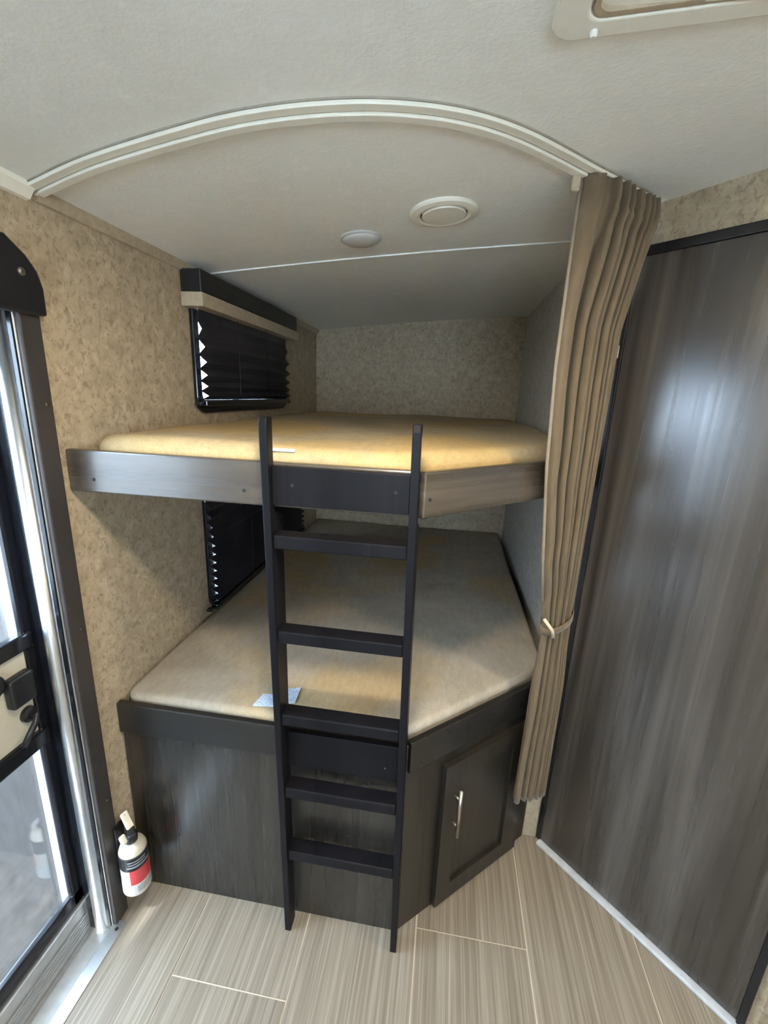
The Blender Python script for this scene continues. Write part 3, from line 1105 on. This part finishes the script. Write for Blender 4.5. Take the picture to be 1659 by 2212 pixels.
# tie-back strap around the gather
l, r, amp = lev(0.965)
c0 = (l + r) / 2
ax = (r - l).normalized()
ay = Vector((0.7071, -0.7071))
half = (r - l).length / 2 + 0.010
bm = bmesh.new()
ringv = []
for k in range(40):
    t = 2 * math.pi * k / 40
    p = c0 + ax * (half * math.cos(t)) + ay * (0.024 * math.sin(t))
    zc_ = 0.965 + 0.020 * math.cos(t) * 0.5 - 0.018 * math.sin(t)
    ringv.append([bm.verts.new((p.x, p.y, zc_ - 0.011)), bm.verts.new((p.x, p.y, zc_ + 0.011))])
for k in range(40):
    a, c = ringv[k], ringv[(k + 1) % 40]
    bm.faces.new((a[0], c[0], c[1], a[1]))
o = obj('tie_back', bm, M['curtain'], cu, smooth=True)
sd = o.modifiers.new('thickness', 'SOLIDIFY')
sd.thickness = 0.003
bm = bmesh.new()
tube(bm, [(1.222, -1.775, 1.000), (1.235, -1.778, 0.985), (1.250, -1.772, 0.965), (1.258, -1.766, 0.940)], 0.005, 10)
obj('tie_knot', bm, M['cord'], cu, smooth=True, label='pale knotted end of the tie')
# track glider at the leading end
obj('glider', bx(1.128, 1.146, -1.850, -1.832, 2.052, 2.082), M['trim'], cu, bevel=0.003)

# ------------------------------------------------------------------ fire extinguisher
EX, EY, EZ = 0.058, -2.082, 0.108
fe = thing('fire_extinguisher', 'small white fire extinguisher with black and red label, hung low beside the entry door', 'extinguisher', (EX, EY, EZ))
RB = 0.039
KZ = 0.78                                # height factor of the cylinder
bm = bmesh.new()
lathe(bm, [(0.030, 0.0), (0.036, 0.003), (RB, 0.010), (RB, 0.146), (0.0375, 0.158), (0.033, 0.170), (0.025, 0.179), (0.015, 0.184)], (EX, EY, EZ), 40)
obj('cylinder_body', bm, M['ivory'], fe, smooth=True)


def band(name, z0, z1, a0, a1, mat, r=RB + 0.0006, parent=None, label=None):
    bm = bmesh.new()
    n = 24
    vs_ = []
    for k in range(n + 1):
        t = math.radians(a0 + (a1 - a0) * k / n)
        vs_.append([bm.verts.new((EX + rr * math.cos(t), EY + rr * math.sin(t), EZ + z * KZ)) for rr, z in ((r, z0), (r, z1), (r - 0.0005, z1), (r - 0.0005, z0))])
    for a, c in zip(vs_, vs_[1:]):
        for k in range(4):
            bm.faces.new((a[k], a[(k + 1) % 4], c[(k + 1) % 4], c[k]))
    bm.faces.new(vs_[0])
    bm.faces.new(vs_[-1][::-1])
    return obj(name, bm, mat, parent or fe, smooth=False, label=label)


lb = band('black_label', 0.135, 0.195, -170, 80, M['black'], label='black upper label band')
band('printed_line', 0.176, 0.180, -75, 0, M['print'], RB + 0.0012, lb)
band('printed_line', 0.164, 0.168, -75, 0, M['print'], RB + 0.0012, lb)
band('printed_line', 0.150, 0.156, -80, 20, M['print'], RB + 0.0012, lb)
lr = band('red_label', 0.066, 0.135, -72, 78, M['red'], label='red label panel')
band('white_label', 0.012, 0.066, -150, 80, M['tag2'], label='white lower label')
for z in (0.052, 0.044, 0.036, 0.028):
    band('printed_line', z, z + 0.004, -48, 28, M['print'], RB + 0.0012, lr)
bm = bmesh.new()
lathe(bm, [(0.017, 0.182), (0.018, 0.190), (0.018, 0.202), (0.013, 0.207), (0.012, 0.222)], (EX, EY, EZ), 24)
obj('valve', bm, M['black'], fe)
bm = bmesh.new()
obox(bm, (EX, EY, EZ + 0.218), (0.75, -0.66, 0.0), (0.66, 0.75, 0), (0, 0, 1), -0.030, 0.034, -0.011, 0.011, -0.012, 0.012)
obj('lever_block', bm, M['black'], fe, bevel=0.004)
bm = bmesh.new()
obox(bm, (EX - 0.012, EY + 0.006, EZ + 0.246), (0.55, -0.20, -0.81), (0.25, 0.96, -0.07), (0.79, -0.17, 0.58), -0.026, 0.026, -0.011, 0.011, -0.005, 0.005)
lv = obj('squeeze_lever', bm, M['ivory'], fe, bevel=0.004, seg=3, label='ivory squeeze lever')
bm = bmesh.new()
obox(bm, (EX - 0.004, EY - 0.026, EZ + 0.212), (0.55, -0.20, -0.81), (0.25, 0.96, -0.07), (0.79, -0.17, 0.58), -0.014, 0.014, -0.009, 0.009, -0.005, 0.007)
obj('gauge_tab', bm, M['ivory'], fe, bevel=0.005, seg=3, label='ivory gauge tab')
bm = bmesh.new()
lathe(bm, [(0.003, 0.0), (0.003, 0.002)], (EX - 0.020, EY + 0.008, EZ + 0.262), 10, 'X')
obj('rivet', bm, M['screw'], lv)
obj('wall_bracket', bx(0.0125, 0.020, EY - 0.015, EY + 0.020, EZ + 0.01, EZ + 0.23), M['black'], fe, bevel=0.002)
bm = bmesh.new()
lathe(bm, [(RB + 0.0005, 0.1475), (RB + 0.002, 0.148), (RB + 0.002, 0.152), (RB - 0.001, 0.153)], (EX, EY, EZ), 36)
obj('bracket_strap', bm, M['black'], fe)

# ------------------------------------------------------------------ behind the camera: unseen windows added as fill light, then the ceiling lamps
for n, bmf, ga in ((3, (0.5, 1.8, 0.95, 1.75), 'Y'), (4, (-4.5, -3.8, 1.1, 1.6), 'X')):
    a0, a1, z0, z1 = bmf
    bm = bmesh.new()
    if ga == 'Y':
        f0, f1 = (lambda p: (p[0], YR - 0.005, p[1])), (lambda p: (p[0], YR + 0.015, p[1]))
    else:
        f0, f1 = (lambda p: (XR + 0.005, p[0], p[1])), (lambda p: (XR - 0.015, p[0], p[1]))
    ring_prism(bm, rrect(a0 - 0.03, a1 + 0.03, z0 - 0.03, z1 + 0.03, 0.06), rrect(a0 + 0.004, a1 - 0.004, z0 + 0.004, z1 - 0.004, 0.04), f0, f1)
    wf = struct(obj('window_%d' % n, bm, M['gloss']))
    if ga == 'Y':
        g = bx(a0 + 0.001, a1 - 0.001, YR - 0.04, YR - 0.037, z0 + 0.001, z1 - 0.001)
    else:
        g = bx(XR + 0.037, XR + 0.04, a0 + 0.001, a1 - 0.001, z0 + 0.001, z1 - 0.001)
    obj('pane', g, M['glass'], wf)

for i, (x, y, e, lab) in enumerate(((0.80, -2.58, 10.5, 'round warm ceiling lamp in the middle before the bunks'),
                                    (1.95, -2.42, 10.0, 'round warm ceiling lamp near the bathroom corner'),
                                    (1.0, -4.1, 3.0, 'round warm fill lamp added over the unseen living area'))):  # third lamp is unseen, added as weak fill from behind
    z = ZC(x)
    t = thing('ceiling_lamp', lab, 'lamp', (x, y, z))
    bm = bmesh.new()
    lathe(bm, [(0.09, 0.004), (0.09, -0.012), (0.075, -0.020)], (x, y, z), 32)
    obj('lamp_housing', bm, M['white'], t)
    bm = bmesh.new()
    lathe(bm, [(0.068, -0.018), (0.066, -0.024), (0.03, -0.027)], (x, y, z), 32)
    obj('diffuser', bm, M['glow'], t)
    ld = bpy.data.lights.new('lamp_light', 'AREA')
    ld.shape = 'DISK'
    ld.size = 0.13
    ld.energy = e
    ld.color = (1.0, 0.87, 0.68)
    lo_ = bpy.data.objects.new('lamp_light', ld)
    link(lo_, t)
    lo_.location = (x, y, z - 0.030)
